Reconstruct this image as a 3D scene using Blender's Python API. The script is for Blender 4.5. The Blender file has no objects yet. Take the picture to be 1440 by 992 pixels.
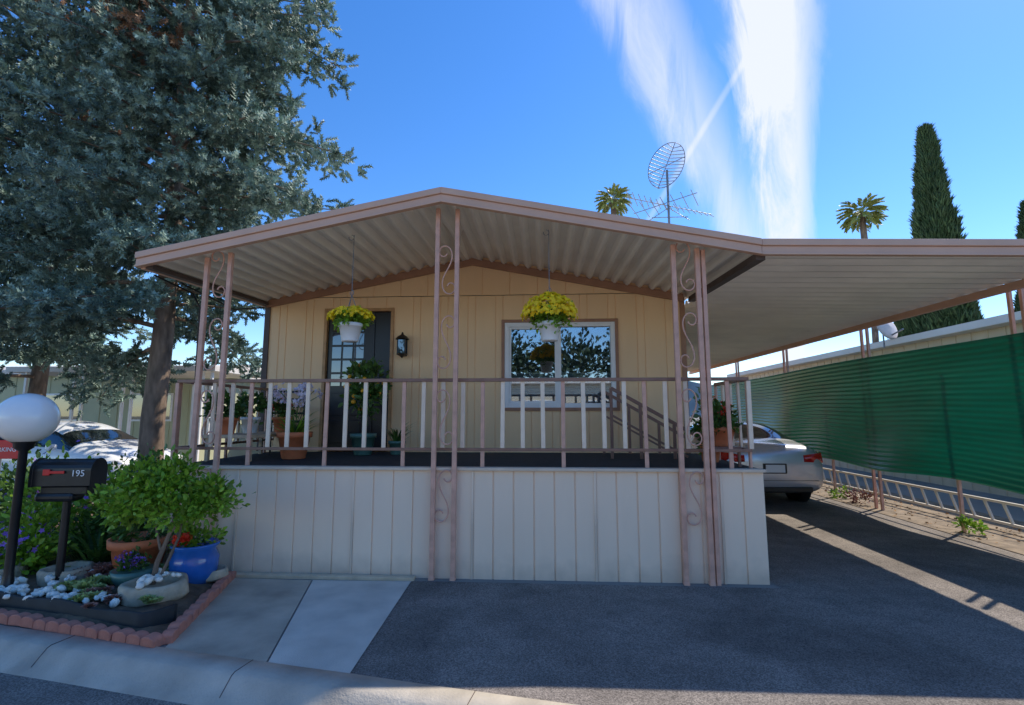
import bpy, math, random
import numpy as np
from mathutils import Vector, Matrix
random.seed(7); R=np.random.default_rng(7)
sc=bpy.context.scene
sc.view_settings.view_transform='Standard'; sc.view_settings.look='None'; sc.view_settings.exposure=0
COL=bpy.context.collection
# ------------------------------------------------------------ materials
def nd(nt,t,**k):
    n=nt.nodes.new(t)
    for a,b in k.items(): setattr(n,a,b)
    return n
def M(name,col,rough=.6,var=.15,scale=4,bump=0,bscale=60,metal=0,island=0,trans=0,col2=None,detail=5,stretch=(1,1,1),spec=.5,coat=0,grime=0):
    m=bpy.data.materials.new(name); m.use_nodes=True; nt=m.node_tree; L=nt.links
    b=nt.nodes['Principled BSDF']; out=nt.nodes['Material Output']
    b.inputs['Roughness'].default_value=rough; b.inputs['Metallic'].default_value=metal
    b.inputs['Specular IOR Level'].default_value=spec; b.inputs['Coat Weight'].default_value=coat
    tc=nd(nt,'ShaderNodeTexCoord'); mp=nd(nt,'ShaderNodeMapping'); mp.inputs['Scale'].default_value=stretch
    L.new(tc.outputs['Object'],mp.inputs['Vector'])
    n=nd(nt,'ShaderNodeTexNoise'); n.inputs['Scale'].default_value=scale; n.inputs['Detail'].default_value=detail
    L.new(mp.outputs[0],n.inputs['Vector'])
    r=nd(nt,'ShaderNodeMapRange'); r.inputs[1].default_value=.3; r.inputs[2].default_value=.7
    L.new(n.outputs['Fac'],r.inputs[0])
    mx=nd(nt,'ShaderNodeMix',data_type='RGBA')
    c=list(col)
    c2=[min(1,x*(1+var)) for x in c] if col2 is None else list(col2)
    c1=[x*(1-var) for x in c] if col2 is None else c
    mx.inputs[6].default_value=c1+[1]; mx.inputs[7].default_value=c2+[1]
    L.new(r.outputs[0],mx.inputs[0]); res=mx.outputs[2]
    if grime:
        sp=nd(nt,'ShaderNodeSeparateXYZ'); L.new(tc.outputs['Object'],sp.inputs[0])
        n3=nd(nt,'ShaderNodeTexNoise'); n3.inputs['Scale'].default_value=5; n3.inputs['Detail'].default_value=7; L.new(tc.outputs['Object'],n3.inputs['Vector'])
        ad=nd(nt,'ShaderNodeMath',operation='MULTIPLY_ADD'); L.new(n3.outputs['Fac'],ad.inputs[0]); ad.inputs[1].default_value=-.45; L.new(sp.outputs[2],ad.inputs[2])
        r3=nd(nt,'ShaderNodeMapRange'); r3.inputs[1].default_value=-.25; r3.inputs[2].default_value=.02; r3.inputs[3].default_value=grime; r3.inputs[4].default_value=0
        L.new(ad.outputs[0],r3.inputs[0]); m3=nd(nt,'ShaderNodeMix',data_type='RGBA'); L.new(r3.outputs[0],m3.inputs[0]); L.new(res,m3.inputs[6]); m3.inputs[7].default_value=(.36,.27,.19,1); res=m3.outputs[2]
    if island:
        g=nd(nt,'ShaderNodeNewGeometry'); r2=nd(nt,'ShaderNodeMapRange')
        r2.inputs[3].default_value=1-island; r2.inputs[4].default_value=1+island
        L.new(g.outputs['Random Per Island'],r2.inputs[0])
        h=nd(nt,'ShaderNodeHueSaturation'); L.new(r2.outputs[0],h.inputs['Value']); L.new(res,h.inputs['Color']); res=h.outputs[0]
    L.new(res,b.inputs['Base Color'])
    if bump:
        n2=nd(nt,'ShaderNodeTexNoise'); n2.inputs['Scale'].default_value=bscale; n2.inputs['Detail'].default_value=6
        L.new(mp.outputs[0],n2.inputs['Vector'])
        bp=nd(nt,'ShaderNodeBump'); bp.inputs['Strength'].default_value=bump; bp.inputs['Distance'].default_value=.01
        L.new(n2.outputs['Fac'],bp.inputs['Height']); L.new(bp.outputs[0],b.inputs['Normal'])
    if trans:
        t=nd(nt,'ShaderNodeBsdfTranslucent'); L.new(res,t.inputs['Color'])
        s=nd(nt,'ShaderNodeMixShader'); s.inputs[0].default_value=trans
        L.new(b.outputs[0],s.inputs[1]); L.new(t.outputs[0],s.inputs[2]); L.new(s.outputs[0],out.inputs['Surface'])
    return m
def Mglass(name,dark=(.015,.02,.025),fac=.35,clear=False):
    m=bpy.data.materials.new(name); m.use_nodes=True; nt=m.node_tree; L=nt.links
    b=nt.nodes['Principled BSDF']; out=nt.nodes['Material Output']
    b.inputs['Base Color'].default_value=list(dark)+[1]; b.inputs['Roughness'].default_value=.1
    if clear:
        b=nd(nt,'ShaderNodeBsdfTransparent'); b.inputs['Color'].default_value=(.75,.85,.9,1)
    g=nd(nt,'ShaderNodeBsdfGlossy'); g.inputs['Roughness'].default_value=.015; g.inputs['Color'].default_value=(.9,.95,1,1)
    tc=nd(nt,'ShaderNodeTexCoord'); n=nd(nt,'ShaderNodeTexNoise'); n.inputs['Scale'].default_value=1.5
    L.new(tc.outputs['Object'],n.inputs['Vector']); bp=nd(nt,'ShaderNodeBump'); bp.inputs['Strength'].default_value=.03
    L.new(n.outputs['Fac'],bp.inputs['Height']); L.new(bp.outputs[0],g.inputs['Normal'])
    s=nd(nt,'ShaderNodeMixShader'); s.inputs[0].default_value=fac
    L.new(b.outputs[0],s.inputs[1]); L.new(g.outputs[0],s.inputs[2]); L.new(s.outputs[0],out.inputs['Surface'])
    return m
def Masphalt(name,base,stain):
    m=bpy.data.materials.new(name); m.use_nodes=True; nt=m.node_tree; L=nt.links
    b=nt.nodes['Principled BSDF']; b.inputs['Roughness'].default_value=.9; b.inputs['Specular IOR Level'].default_value=.25
    tc=nd(nt,'ShaderNodeTexCoord')
    def N(s,d=6,di=0):
        n=nd(nt,'ShaderNodeTexNoise'); n.inputs['Scale'].default_value=s; n.inputs['Detail'].default_value=d; n.inputs['Distortion'].default_value=di
        L.new(tc.outputs['Object'],n.inputs['Vector']); return n.outputs['Fac']
    def ramp(f,a,bb,c0,c1):
        r=nd(nt,'ShaderNodeMapRange'); r.inputs[1].default_value=a; r.inputs[2].default_value=bb; r.inputs[3].default_value=c0; r.inputs[4].default_value=c1
        L.new(f,r.inputs[0]); return r.outputs[0]
    mx=nd(nt,'ShaderNodeMix',data_type='RGBA'); mx.inputs[6].default_value=list(base)+[1]; mx.inputs[7].default_value=list(stain)+[1]
    L.new(ramp(N(.8,5,.9),.42,.66,0,1),mx.inputs[0])
    sp=ramp(N(120,2),.35,.65,.55,1.5); md=ramp(N(5,5),.3,.7,.86,1.14)
    mu=nd(nt,'ShaderNodeMath',operation='MULTIPLY'); L.new(sp,mu.inputs[0]); L.new(md,mu.inputs[1])
    h=nd(nt,'ShaderNodeHueSaturation'); L.new(mu.outputs[0],h.inputs['Value']); L.new(mx.outputs[2],h.inputs['Color'])
    L.new(h.outputs[0],b.inputs['Base Color'])
    bp=nd(nt,'ShaderNodeBump'); bp.inputs['Strength'].default_value=.4; bp.inputs['Distance'].default_value=.005
    L.new(N(130,3),bp.inputs['Height']); L.new(bp.outputs[0],b.inputs['Normal'])
    return m
m_asph=Masphalt('asphalt',(.225,.19,.16),(.15,.127,.107))
m_road=Masphalt('road_asphalt',(.22,.195,.17),(.16,.142,.124))
m_conc=M('concrete',(.46,.375,.28),.85,.28,2.5,.4,80,detail=9)
m_conc2=M('concrete_pale',(.60,.53,.44),.85,.16,3,.4,90,detail=9)
m_kerb=M('kerb_concrete',(.48,.42,.34),.85,.25,3,.5,60,detail=9)
m_skirt=M('skirt_paint',(.97,.73,.53),.6,.03,3,.15,40,stretch=(1,1,.25),grime=.4)
m_wall=M('tan_paint',(.96,.63,.34),.6,.04,2.5,.12,30,stretch=(1,1,.2))
m_trim=M('brown_trim',(.38,.19,.11),.5,.1,5)
m_post=M('post_paint',(.70,.38,.27),.45,.16,9,.1,40)
m_fasc=M('fascia_paint',(.70,.42,.29),.45,.06,3,stretch=(1,1,1))
m_rail=M('rail_brown',(.28,.145,.10),.4,.15,8)
m_bal=M('baluster_cream',(.95,.72,.53),.45,.08,8)
m_sheet=M('aluminium_sheet',(.93,.87,.77),.4,.08,1.5,metal=0,detail=8)
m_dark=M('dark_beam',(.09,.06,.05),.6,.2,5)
m_white=M('white_paint',(.88,.86,.83),.4,.04,4)
m_black=M('black_metal',(.015,.015,.016),.35,.3,10)
m_edge=M('black_plastic',(.02,.02,.02),.7,.3,10)
m_door=M('door_black',(.012,.013,.017),.3,.2,6)
m_deck=M('deck_carpet',(.03,.033,.036),.9,.3,15,.3)
m_glass=Mglass('window_glass',(.015,.02,.03),.13)
m_wglass=Mglass('window_clear_glass',(.02,.03,.045),.27,True)
m_cglass=Mglass('car_glass',(.01,.012,.014),.16)
m_terra=M('terracotta',(.74,.22,.09),.7,.16,7,.2,60)
m_blue=M('blue_glaze',(.025,.14,.48),.15,.2,6,coat=.5)
m_teal=M('green_glaze',(.10,.21,.17),.3,.2,6)
m_stone=M('stone',(.50,.40,.28),.9,.25,8,.9,25)
m_wstone=M('white_stone',(.90,.83,.72),.8,.08,6,.3,30,island=.1)
m_brick=M('brick',(.58,.22,.15),.85,.22,9,.7,40,island=.2)
m_soil=M('soil',(.16,.10,.06),.95,.35,14,1,35)
m_leaf=M('leaf_bright',(.24,.40,.035),.4,.25,4,island=.45,trans=.35)
m_leafd=M('leaf_dark',(.09,.18,.035),.4,.3,4,island=.45,trans=.25)
m_spr=M('spruce_needles',(.08,.13,.09),.6,.3,1.5,island=.4,col2=(.31,.42,.34))
m_sprb=M('spruce_dead',(.34,.18,.09),.8,.3,3,island=.3)
m_cyp=M('cypress_leaf',(.04,.085,.03),.7,.3,1.2,island=.4,col2=(.08,.13,.045))
m_treed=M('unseen_tree_leaf',(.025,.045,.015),.7,.3,1.2,island=.4)  # dark green for the added off-camera trees, to deepen their reflection
m_palm=M('palm_leaf',(.34,.36,.09),.5,.2,2,island=.3)
m_bark=M('bark',(.22,.155,.11),.95,.5,9,1,22,stretch=(1,1,.3))
m_yel=M('petal_yellow',(1.0,.66,.0),.5,.05,4,island=.12,trans=.15)
m_red=M('petal_red',(.85,.05,.01),.5,.1,4,island=.2,trans=.2)
m_pur=M('petal_purple',(.34,.16,.68),.5,.1,4,island=.3,trans=.2)
m_pnk=M('petal_pink',(.88,.75,.82),.5,.1,4,island=.15,trans=.2)
m_org=M('orange_fruit',(.9,.42,.02),.4,.1,6)
m_succ=M('succulent',(.42,.46,.15),.5,.2,6,island=.3)
m_succr=M('succulent_red',(.32,.14,.10),.5,.2,6,island=.3)
m_fence=M('green_screen',(.0,.115,.06),.32,.2,1.0,col2=(.004,.19,.105),stretch=(1,.35,2),trans=.15,coat=.4,detail=7)
m_silver=M('silver_paint',(.64,.64,.67),.25,.03,4,metal=.5,coat=.8)
m_wcar=M('white_car_paint',(.86,.86,.86),.25,.02,4,coat=.8)
m_tyre=M('tyre',(.02,.02,.02),.8,.2,20)
m_rim=M('rim',(.5,.5,.52),.3,.1,10,metal=.8)
m_tail=M('tail_light',(.6,.01,.01),.15,.2,20,coat=1)
m_cream=M('cream_wall',(.68,.57,.42),.7,.08,2,stretch=(1,1,.3))
m_olive=M('olive_wall',(.48,.48,.30),.7,.06,2)
m_roofw=M('roof_white',(.76,.68,.59),.6,.08,1)
m_ladder=M('railing_cream',(.78,.68,.56),.5,.12,5)
m_globe=M('globe_glass',(.88,.86,.82),.22,.03,3,coat=.4)
m_wire=M('galvanised',(.20,.21,.23),.4,.2,20,metal=.4)
m_wood=M('wood_strip',(.66,.50,.33),.7,.15,7,.3)
m_hill=M('hill_scrub',(.14,.19,.22),.95,.2,.05)
m_signred=M('sign_red',(.7,.02,.02),.4,.05,5)
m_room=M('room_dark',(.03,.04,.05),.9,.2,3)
m_blind=M('window_blind',(.45,.45,.44),.6,.08,3)
# ------------------------------------------------------------ builders
def grp(name,loc=(0,0,0),rz=0):
    e=bpy.data.objects.new(name,None); e.empty_display_size=.1; e.location=loc; e.rotation_euler=(0,0,rz); COL.objects.link(e); return e
def mob(name,v,f,mat,par=None,smooth=False,loc=(0,0,0),rot=(0,0,0)):
    me=bpy.data.meshes.new(name); me.from_pydata([tuple(x) for x in v],[],f); me.update()
    o=bpy.data.objects.new(name,me); COL.objects.link(o); o.parent=par; o.location=loc; o.rotation_euler=rot
    if isinstance(mat,(list,tuple)):
        for m in mat: me.materials.append(m)
    else: me.materials.append(mat)
    if smooth: me.polygons.foreach_set('use_smooth',[True]*len(me.polygons))
    return o
def bev(o,w,s=2):
    b=o.modifiers.new('b','BEVEL'); b.width=w; b.segments=s; b.limit_method='ANGLE'; return o
BF=[(0,1,3,2),(4,6,7,5),(0,4,5,1),(2,3,7,6),(0,2,6,4),(1,5,7,3)]
def box(name,x0,x1,y0,y1,z0,z1,mat,par=None,b=0,rot=(0,0,0)):
    cx,cy,cz=(x0+x1)/2,(y0+y1)/2,(z0+z1)/2
    v=[(x-cx,y-cy,z-cz) for x in(x0,x1) for y in(y0,y1) for z in(z0,z1)]
    o=mob(name,v,BF,mat,par,loc=(cx,cy,cz),rot=rot)
    if b: bev(o,b)
    return o
def prism_xz(name,pts,y0,y1,mat,par=None,b=0):
    n=len(pts); v=[(x,y0,z) for x,z in pts]+[(x,y1,z) for x,z in pts]
    f=[tuple(range(n)),tuple(range(2*n-1,n-1,-1))]+[(i,i+n,(i+1)%n+n,(i+1)%n) for i in range(n)]
    o=mob(name,v,f,mat,par)
    if b: bev(o,b)
    return o
def lathe(name,prof,mat,par=None,loc=(0,0,0),n=28,wob=0):
    v=[];f=[];k=len(prof)
    for i in range(n):
        a=2*math.pi*i/n
        for r,z in prof:
            w=1+wob*math.sin(3*a+z*20)+wob*.7*math.sin(7*a+1); v.append((r*w*math.cos(a),r*w*math.sin(a),z))
    for i in range(n):
        for j in range(k-1): f.append((i*k+j,((i+1)%n)*k+j,((i+1)%n)*k+j+1,i*k+j+1))
    return mob(name,v,f,mat,par,True,loc)
def curves(name,paths,r,mat,par=None,radii=None,res=2,loc=(0,0,0)):
    cu=bpy.data.curves.new(name,'CURVE'); cu.dimensions='3D'; cu.bevel_depth=r; cu.bevel_resolution=res; cu.use_fill_caps=True
    for pi,p in enumerate(paths):
        s=cu.splines.new('POLY'); s.points.add(len(p)-1)
        for i,q in enumerate(p):
            s.points[i].co=(q[0],q[1],q[2],1)
            if radii: s.points[i].radius=radii[pi][i]
    cu.materials.append(mat); o=bpy.data.objects.new(name,cu); COL.objects.link(o); o.parent=par; o.location=loc; return o
def scatter(name,tv,tf,pos,bas,mat,par=None,loc=(0,0,0),smooth=False):
    tv=np.array(tv,float); tf=np.array(tf,int); N=len(pos); n=len(tv); k=tf.shape[1]
    co=(np.einsum('nij,vj->nvi',bas,tv)+np.array(pos)[:,None,:]).reshape(-1,3)
    fi=(tf[None]+(np.arange(N)*n)[:,None,None]).reshape(-1,k)
    me=bpy.data.meshes.new(name); me.vertices.add(len(co)); me.vertices.foreach_set('co',co.ravel())
    me.loops.add(fi.size); me.loops.foreach_set('vertex_index',fi.ravel().astype(np.int32))
    me.polygons.add(len(fi)); me.polygons.foreach_set('loop_start',(np.arange(len(fi))*k).astype(np.int32))
    me.update(calc_edges=True); me.validate()
    if smooth: me.polygons.foreach_set('use_smooth',[True]*len(me.polygons))
    me.materials.append(mat); o=bpy.data.objects.new(name,me); COL.objects.link(o); o.parent=par; o.location=loc; return o
def nrm(a): return a/np.maximum(np.linalg.norm(a,axis=-1,keepdims=True),1e-6)
def basis(D,scale):
    D=nrm(np.array(D,float)); A=R.normal(size=D.shape); X=nrm(np.cross(A,D)); Y=np.cross(D,X)
    B=np.stack([X,Y,D],axis=2); return B*np.array(scale).reshape(-1,1,1)
LV=[(0,0,0),(.28,.03,.35),(.2,.0,.75),(0,-.1,1),(-.2,0,.75),(-.28,.03,.35)]; LF=[(0,1,2,3),(0,3,4,5)]
FLV=[(0,0,0)]+[((1 if i%2==0 else .55)*math.cos(i*math.pi/5),(1 if i%2==0 else .55)*math.sin(i*math.pi/5),.3) for i in range(10)]
FLF=[(0,1+i,1+(i+1)%10) for i in range(10)]
def leafball(name,c,rad,n,size,mat,par=None,clump=.22,nc=None,up=.3,flower=False):
    nc=nc or max(6,n//45); c=np.array(c); rad=np.array(rad)
    d=nrm(R.normal(size=(nc,3))); cc=d*(R.random((nc,1))**.45)*rad
    idx=R.integers(0,nc,n); p=cc[idx]+R.normal(size=(n,3))*clump*rad.mean()
    D=nrm(p/rad)+R.normal(size=(n,3))*.6+np.array([0,0,up])
    if flower: return scatter(name,FLV,FLF,p+c,basis(D,size*R.uniform(.7,1.2,n)),mat,par)
    return scatter(name,LV,LF,p+c,basis(D,size*R.uniform(.6,1.3,n)),mat,par)
def straps(name,c,n,length,width,mat,par=None,lean=.6,spread=.05):
    v=[];f=[]
    for i in range(6):
        t=i/5; w=width*(1-t**2)*.5+.001; v+=[(-w,t*t*.45*1,t*(1-.28*t)),(w,t*t*.45,t*(1-.28*t))]
    f=[(2*i,2*i+1,2*i+3,2*i+2) for i in range(5)]
    az=R.uniform(0,2*np.pi,n); le=R.uniform(.05,lean,n); D=np.stack([np.cos(az)*le,np.sin(az)*le,np.ones(n)],1); D=nrm(D)
    Y=nrm(np.stack([np.cos(az),np.sin(az),np.zeros(n)],1)); Y=nrm(Y-D*(Y*D).sum(1,keepdims=True)); X=np.cross(Y,D)
    s=length*R.uniform(.6,1.1,n); B=np.stack([X,Y,D],2)*s[:,None,None]
    p=np.array(c)+np.stack([np.cos(az),np.sin(az),np.zeros(n)],1)*R.random((n,1))*spread
    return scatter(name,v,f,p,B,mat,par)
def rosette(name,c,r,mat,par=None,n=26):
    i=np.arange(n); az=i*2.4; t=i/n; D=np.stack([np.cos(az)*(.25+t),np.sin(az)*(.25+t),1.1-t*.8],1)
    return scatter(name,LV,LF,np.array(c)+np.zeros((n,3)),basis(D,r*(.5+.6*t)),mat,par)
def grooved(name,x0,x1,zb,ztf,y,mat,par,grooves,gw=.006,gd=.01,ztop_pts=()):
    prof=[(x0,0)]
    for g in grooves:
        if g-gw*2>x0 and g+gw*2<x1: prof+=[(g-gw,0),(g-gw*.6,gd),(g+gw*.6,gd),(g+gw,0)]
    for q in ztop_pts:
        if x0<q<x1: prof.append((q,0))
    prof.append((x1,0)); prof.sort()
    v=[];f=[]
    for x,d in prof: v+=[(x,y+d,zb),(x,y+d,ztf(x))]
    for i in range(len(prof)-1): f.append((2*i,2*i+2,2*i+3,2*i+1))
    return mob(name,v,f,mat,par)
def scroll(cx,cz,h,y,flip=1):
    a=2.1*math.pi; n=60; seq=[]
    for sgn in(-1,1):
        x=z=0; l=[]
        for i in range(n):
            s=(i+.5)/n; th=a*s*s; x+=math.cos(th)/n*sgn; z+=math.sin(th)/n*sgn; l.append((x,z))
        seq.append(l)
    p=seq[0][::-1]+[(0,0)]+seq[1]
    ang=math.radians(90-32); q=[(u*math.cos(ang)-w*math.sin(ang),u*math.sin(ang)+w*math.cos(ang)) for u,w in p]
    zs=[b for a_,b in q]; sc_=h/(max(zs)-min(zs)); xs=[a_ for a_,b in q]; sx=min(sc_, .17/(max(xs)-min(xs)))
    return [(cx+flip*u*sx,y,cz+w*sc_) for u,w in q]
# ------------------------------------------------------------ ground
def poly(name,pts,z,mat,par=None):
    return mob(name,[(x,y,z) for x,y in pts],[tuple(range(len(pts)))],mat,par)
KS=-.185
def ky(x): return 3.0+KS*x
poly('ground',[(-600,-600),(600,-600),(600,900),(-600,900)],-.13,M('ground_dirt',(.22,.20,.16),.95,.2,.3,.3,5))
poly('street_road',[(-80,-9),(80,-9-14),(80,ky(80)-.15),(-80,ky(-80)-.15)],-.112,m_road)
poly('lot_ground',[(-80,ky(-80)),(80,ky(80)),(80,70),(-80,70)],0.0,M('lot_paving',(.24,.225,.20),.9,.2,.5,.4,40))
poly('driveway',[(-1.22,ky(-1.22)+.01),(6.0,ky(6)+.01),(5.5,5),(5.5,30),(2.2,30),(2.2,5.0),(-1.27,5.0)],.004,m_asph)
prof=[(0.02,-.1),(.02,.012),(-.13,.010),(-.155,.0),(-.19,-.035),(-.24,-.085),(-.29,-.105),(-.31,-.13)]
v=[];f=[];xs=np.arange(-40,40.1,.4)
for i,x in enumerate(xs):
    for a,b in prof: v.append((x+a*.18,ky(x)+a,b+R.normal()*.0012))
k=len(prof)
for i in range(len(xs)-1):
    for j in range(k-1): f.append((i*k+j,(i+1)*k+j,(i+1)*k+j+1,i*k+j+1))
mob('kerb',v,f,m_kerb,None,True)
jp=[]
for x in(-5.2,-3.4,-1.9,-.4,1.2): jp.append([(x+a*.18,ky(x)+a,b+.001) for a,b in prof[1:6]])
curves('kerb_joint',jp,.0025,m_dark)
pth=grp('concrete_path')
poly('slab_dark',[(-3.06,4.97),(-2.245,4.95),(-1.795,3.345),(-2.6,3.49)],.008,m_conc,pth)
poly('slab_pale',[(-2.23,4.95),(-1.27,4.97),(-1.2,3.23),(-1.78,3.34)],.010,m_conc2,pth)
box('base_strip',-3.1,-1.25,4.99,5.06,.0,.035,m_wood,pth,.004)
# ------------------------------------------------------------ mobile home
H=grp('mobile_home'); YF=5.1; YW=7.2; RX=-1.02
DZ=1.075
def roofz(x,y=4.9):
    z=3.78-abs(x-RX)*.195; return z+(y-4.9)*.045
xl,xr=-3.95,2.15
gr=[-3.95+i*.2035 for i in range(1,30)]
grooved('porch_skirt',xl,xr,0,lambda x:DZ-.03,YF,m_skirt,H,gr,.008,.012)
for i,g in enumerate([-3.14,-1.92,-.70,.52,1.74]): box('skirt_batten',g-.012,g+.012,YF-.012,YF-.0,0.0,DZ-.035,m_skirt,H,.003)
box('skirt_cap',xl-.02,xr+.02,YF-.035,YF+.08,DZ-.03,DZ,m_skirt,H,.004)
for xx in(xl,xr): mob('skirt_side',[(xx,YF,0),(xx,YW,0),(xx,YW,DZ-.03),(xx,YF,DZ-.03)],[(0,1,2,3)],m_skirt,H)
box('deck',xl,xr,YF+.02,YW,DZ-.06,DZ-.004,m_deck,H)
WX0,WX1=-4.15,2.05
wz=lambda x:roofz(x,YW)+.10
wg=[]; x=-4.15
while x<2.1:
    wg+= [x+.20,x+.31]; x+=.41
dx0,dx1,dz1=-3.23,-2.21,3.16; wx0,wx1,wz0,wz1=-.58,1.11,1.66,2.99
seam=3.36
def wallseg(a,b,zb,zt=None):
    grooved('wall_panel',a,b,zb,(lambda x:seam) if zt is None else (lambda x:zt),YW,m_wall,H,wg,.006,.009)
wallseg(WX0,dx0,DZ-.01); wallseg(dx0,dx1,dz1); wallseg(dx1,wx0,DZ-.01); wallseg(wx0,wx1,wz1); wallseg(wx0,wx1,DZ-.01,wz0); wallseg(wx1,WX1,DZ-.01)
grooved('gable_panel',WX0,WX1,seam+.008,wz,YW-.004,m_wall,H,[-4.15+i*.41 for i in range(1,16)],.006,.01,(RX,))
box('body',WX0+.002,WX1-.002,YW+.5,21,0,3.25,m_wall,H)
box('side_return',WX0,WX0+.02,YW,YW+.51,0,3.3,m_wall,H); box('side_return',WX1-.02,WX1,YW,YW+.51,0,3.3,m_wall,H)
prism_xz('main_roof',[(WX0-.1,3.3),(RX,3.95),(WX1+.1,3.3),(WX1+.1,3.36),(RX,4.02),(WX0-.1,3.36)],YW+.05,21.2,m_roofw,H)
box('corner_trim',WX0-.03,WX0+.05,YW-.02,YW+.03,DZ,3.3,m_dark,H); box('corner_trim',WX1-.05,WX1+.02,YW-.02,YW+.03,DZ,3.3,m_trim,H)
for a,b in((WX0,RX),(RX,WX1)):
    za,zb=roofz(a,YW),roofz(b,YW)
    prism_xz('gable_trim',[(a,za-.06),(b,zb-.06),(b,zb+.05),(a,za+.05)],YW-.045,YW-.006,m_trim,H)
def frame(nm,x0,x1,z0,z1,w,y0,y1,mat,bottom=True):
    box(nm,x0,x0+w,y0,y1,z0,z1,mat,H,.003); box(nm,x1-w,x1,y0,y1,z0,z1,mat,H,.003)
    box(nm,x0+w,x1-w,y0+.002,y1,z1-w,z1,mat,H,.003)
    if bottom: box(nm,x0+w,x1-w,y0+.002,y1,z0,z0+w,mat,H,.003)
frame('door_casing',dx0-.02,dx1+.02,DZ,dz1+.03,.045,YW-.025,YW+.1,M('door_wood',(.52,.28,.12),.5,.2,8),False)
box('door',dx0+.03,dx1-.28,YW+.03,YW+.07,DZ+.02,dz1-.02,m_door,H,.004)
box('door_sidelight',dx1-.28,dx1-.03,YW+.045,YW+.07,DZ+.02,dz1-.02,m_door,H,.004)
for i in range(3):
    for j in range(5): 
        a=dx0+.10+i*.17; c=DZ+.95+j*.205
        box('door_pane',a,a+.145,YW+.022,YW+.032,c,c+.18,m_glass,H,.004)
for j in range(2): box('door_panel',dx0+.12,dx0+.57,YW+.02,YW+.032,DZ+.12+j*.4,DZ+.45+j*.4,m_door,H,.01)
lathe('door_knob',[(0,-.03),(.028,-.02),(.03,.0),(.02,.02),(0,.025)],M('brass',(.6,.42,.15),.3,.1,5,metal=.9),H,(dx1-.36,YW,DZ+.92),12)
frame('window_brown',wx0,wx1,wz0,wz1,.045,YW-.03,YW+.06,m_trim)
frame('window_frame',wx0+.045,wx1-.045,wz0+.045,wz1-.045,.065,YW-.018,YW+.06,m_white)
box('window_mullion',.225,.285,YW-.012,YW+.05,wz0+.11,wz1-.11,m_white,H,.003)
frame('window_sash',wx0+.11,.225,wz0+.11,wz1-.11,.03,YW+.0,YW+.05,m_white)
box('window_glass',wx0+.1,wx1-.1,YW+.03,YW+.036,wz0+.1,wz1-.1,m_wglass,H)
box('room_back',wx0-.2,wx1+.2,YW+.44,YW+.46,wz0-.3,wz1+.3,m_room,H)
for (a,b) in((wx0+.12,.23),(.28,wx1-.12)):
    z=wz0+.12; top=wz0+.56
    while z<top:
        box('blind_slat',a,b,YW+.10,YW+.125,z,z+.02,m_blind,H,rot=(.5,0,0)); z+=.032
lx,lz=-2.03,2.6
box('lantern_plate',lx-.05,lx+.05,YW-.03,YW,lz-.14,lz+.02,m_black,H,.01)
for sx in(-1,1):
    for sy in(-1,1): box('lantern_bar',lx+sx*.055-.006,lx+sx*.055+.006,YW-.1+sy*.055-.006,YW-.1+sy*.055+.006,lz-.12,lz+.1,m_black,H)
box('lantern_glass',lx-.05,lx+.05,YW-.15,YW-.05,lz-.11,lz+.09,m_cglass,H)
lathe('lantern_cap',[(.10,0),(.07,.04),(.02,.07),(.012,.1),(0,.11)],m_black,H,(lx,YW-.1,lz+.1),12)
lathe('lantern_base',[(0,-.06),(.03,-.03),(.085,0)],m_black,H,(lx,YW-.1,lz-.12),12)
def sheet(x0,x1,n):
    v=[];f=[]
    ys=[4.9,5.6,6.4,YW+.3]
    X=np.arange(x0,x1+.001,.0225)
    for x in X:
        ph=((x+10)%.18)/.18; d=.06*min(1,max(0,(abs(ph-.5)*2-.25)/.35))
        for y in ys: v.append((x,y,roofz(x,y)+.035+d))
    k=len(ys)
    for i in range(len(X)-1):
        for j in range(k-1): f.append((i*k+j,(i+1)*k+j,(i+1)*k+j+1,i*k+j+1))
    return mob(n,v,f,m_sheet,H)
sheet(-4.2,RX+.012,'awning_sheet'); sheet(RX-.012,2.17,'awning_sheet')
prism_xz('ridge_cap',[(RX-.15,roofz(RX)+.10),(RX,roofz(RX)+.15),(RX+.15,roofz(RX)+.10),(RX,roofz(RX)+.16)],4.9,YW+.3,m_roofw,H)
def fascia(x0,z0,x1,z1,par,h=.155):
    prism_xz('fascia',[(x0,z0),(x1,z1),(x1,z1+h*.55),(x0,z0+h*.55)],4.84,4.895,m_fasc,par,.004)
    prism_xz('fascia_lip',[(x0,z0+h*.56),(x1,z1+h*.56),(x1,z1+h),(x0,z0+h)],4.82,4.895,m_fasc,par,.006)
    prism_xz('fascia_bead',[(x0,z0-.004),(x1,z1-.004),(x1,z1+.016),(x0,z0+.016)],4.825,4.839,m_fasc,par,.003)
fascia(-4.26,roofz(-4.26),RX,roofz(RX),H); fascia(RX,roofz(RX),2.16,roofz(2.16),H)
def beamY(nm,x,z0a,z0b,y0,y1,w,h,mat,par):
    v=[(x-w/2,y0,z0a),(x+w/2,y0,z0a),(x+w/2,y0,z0a+h),(x-w/2,y0,z0a+h),(x-w/2,y1,z0b),(x+w/2,y1,z0b),(x+w/2,y1,z0b+h),(x-w/2,y1,z0b+h)]
    return mob(nm,v,[(0,1,2,3),(7,6,5,4),(0,4,5,1),(1,5,6,2),(2,6,7,3),(3,7,4,0)],mat,par)
beamY('eave_beam',-4.22,roofz(-4.2)-.02,roofz(-4.2,7.3)-.02,4.9,7.4,.05,.12,m_fasc,H)
beamY('eave_beam_inner',-4.15,roofz(-4.2)-.02,roofz(-4.2,7.3)-.02,4.9,7.19,.07,.05,m_dark,H)
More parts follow.
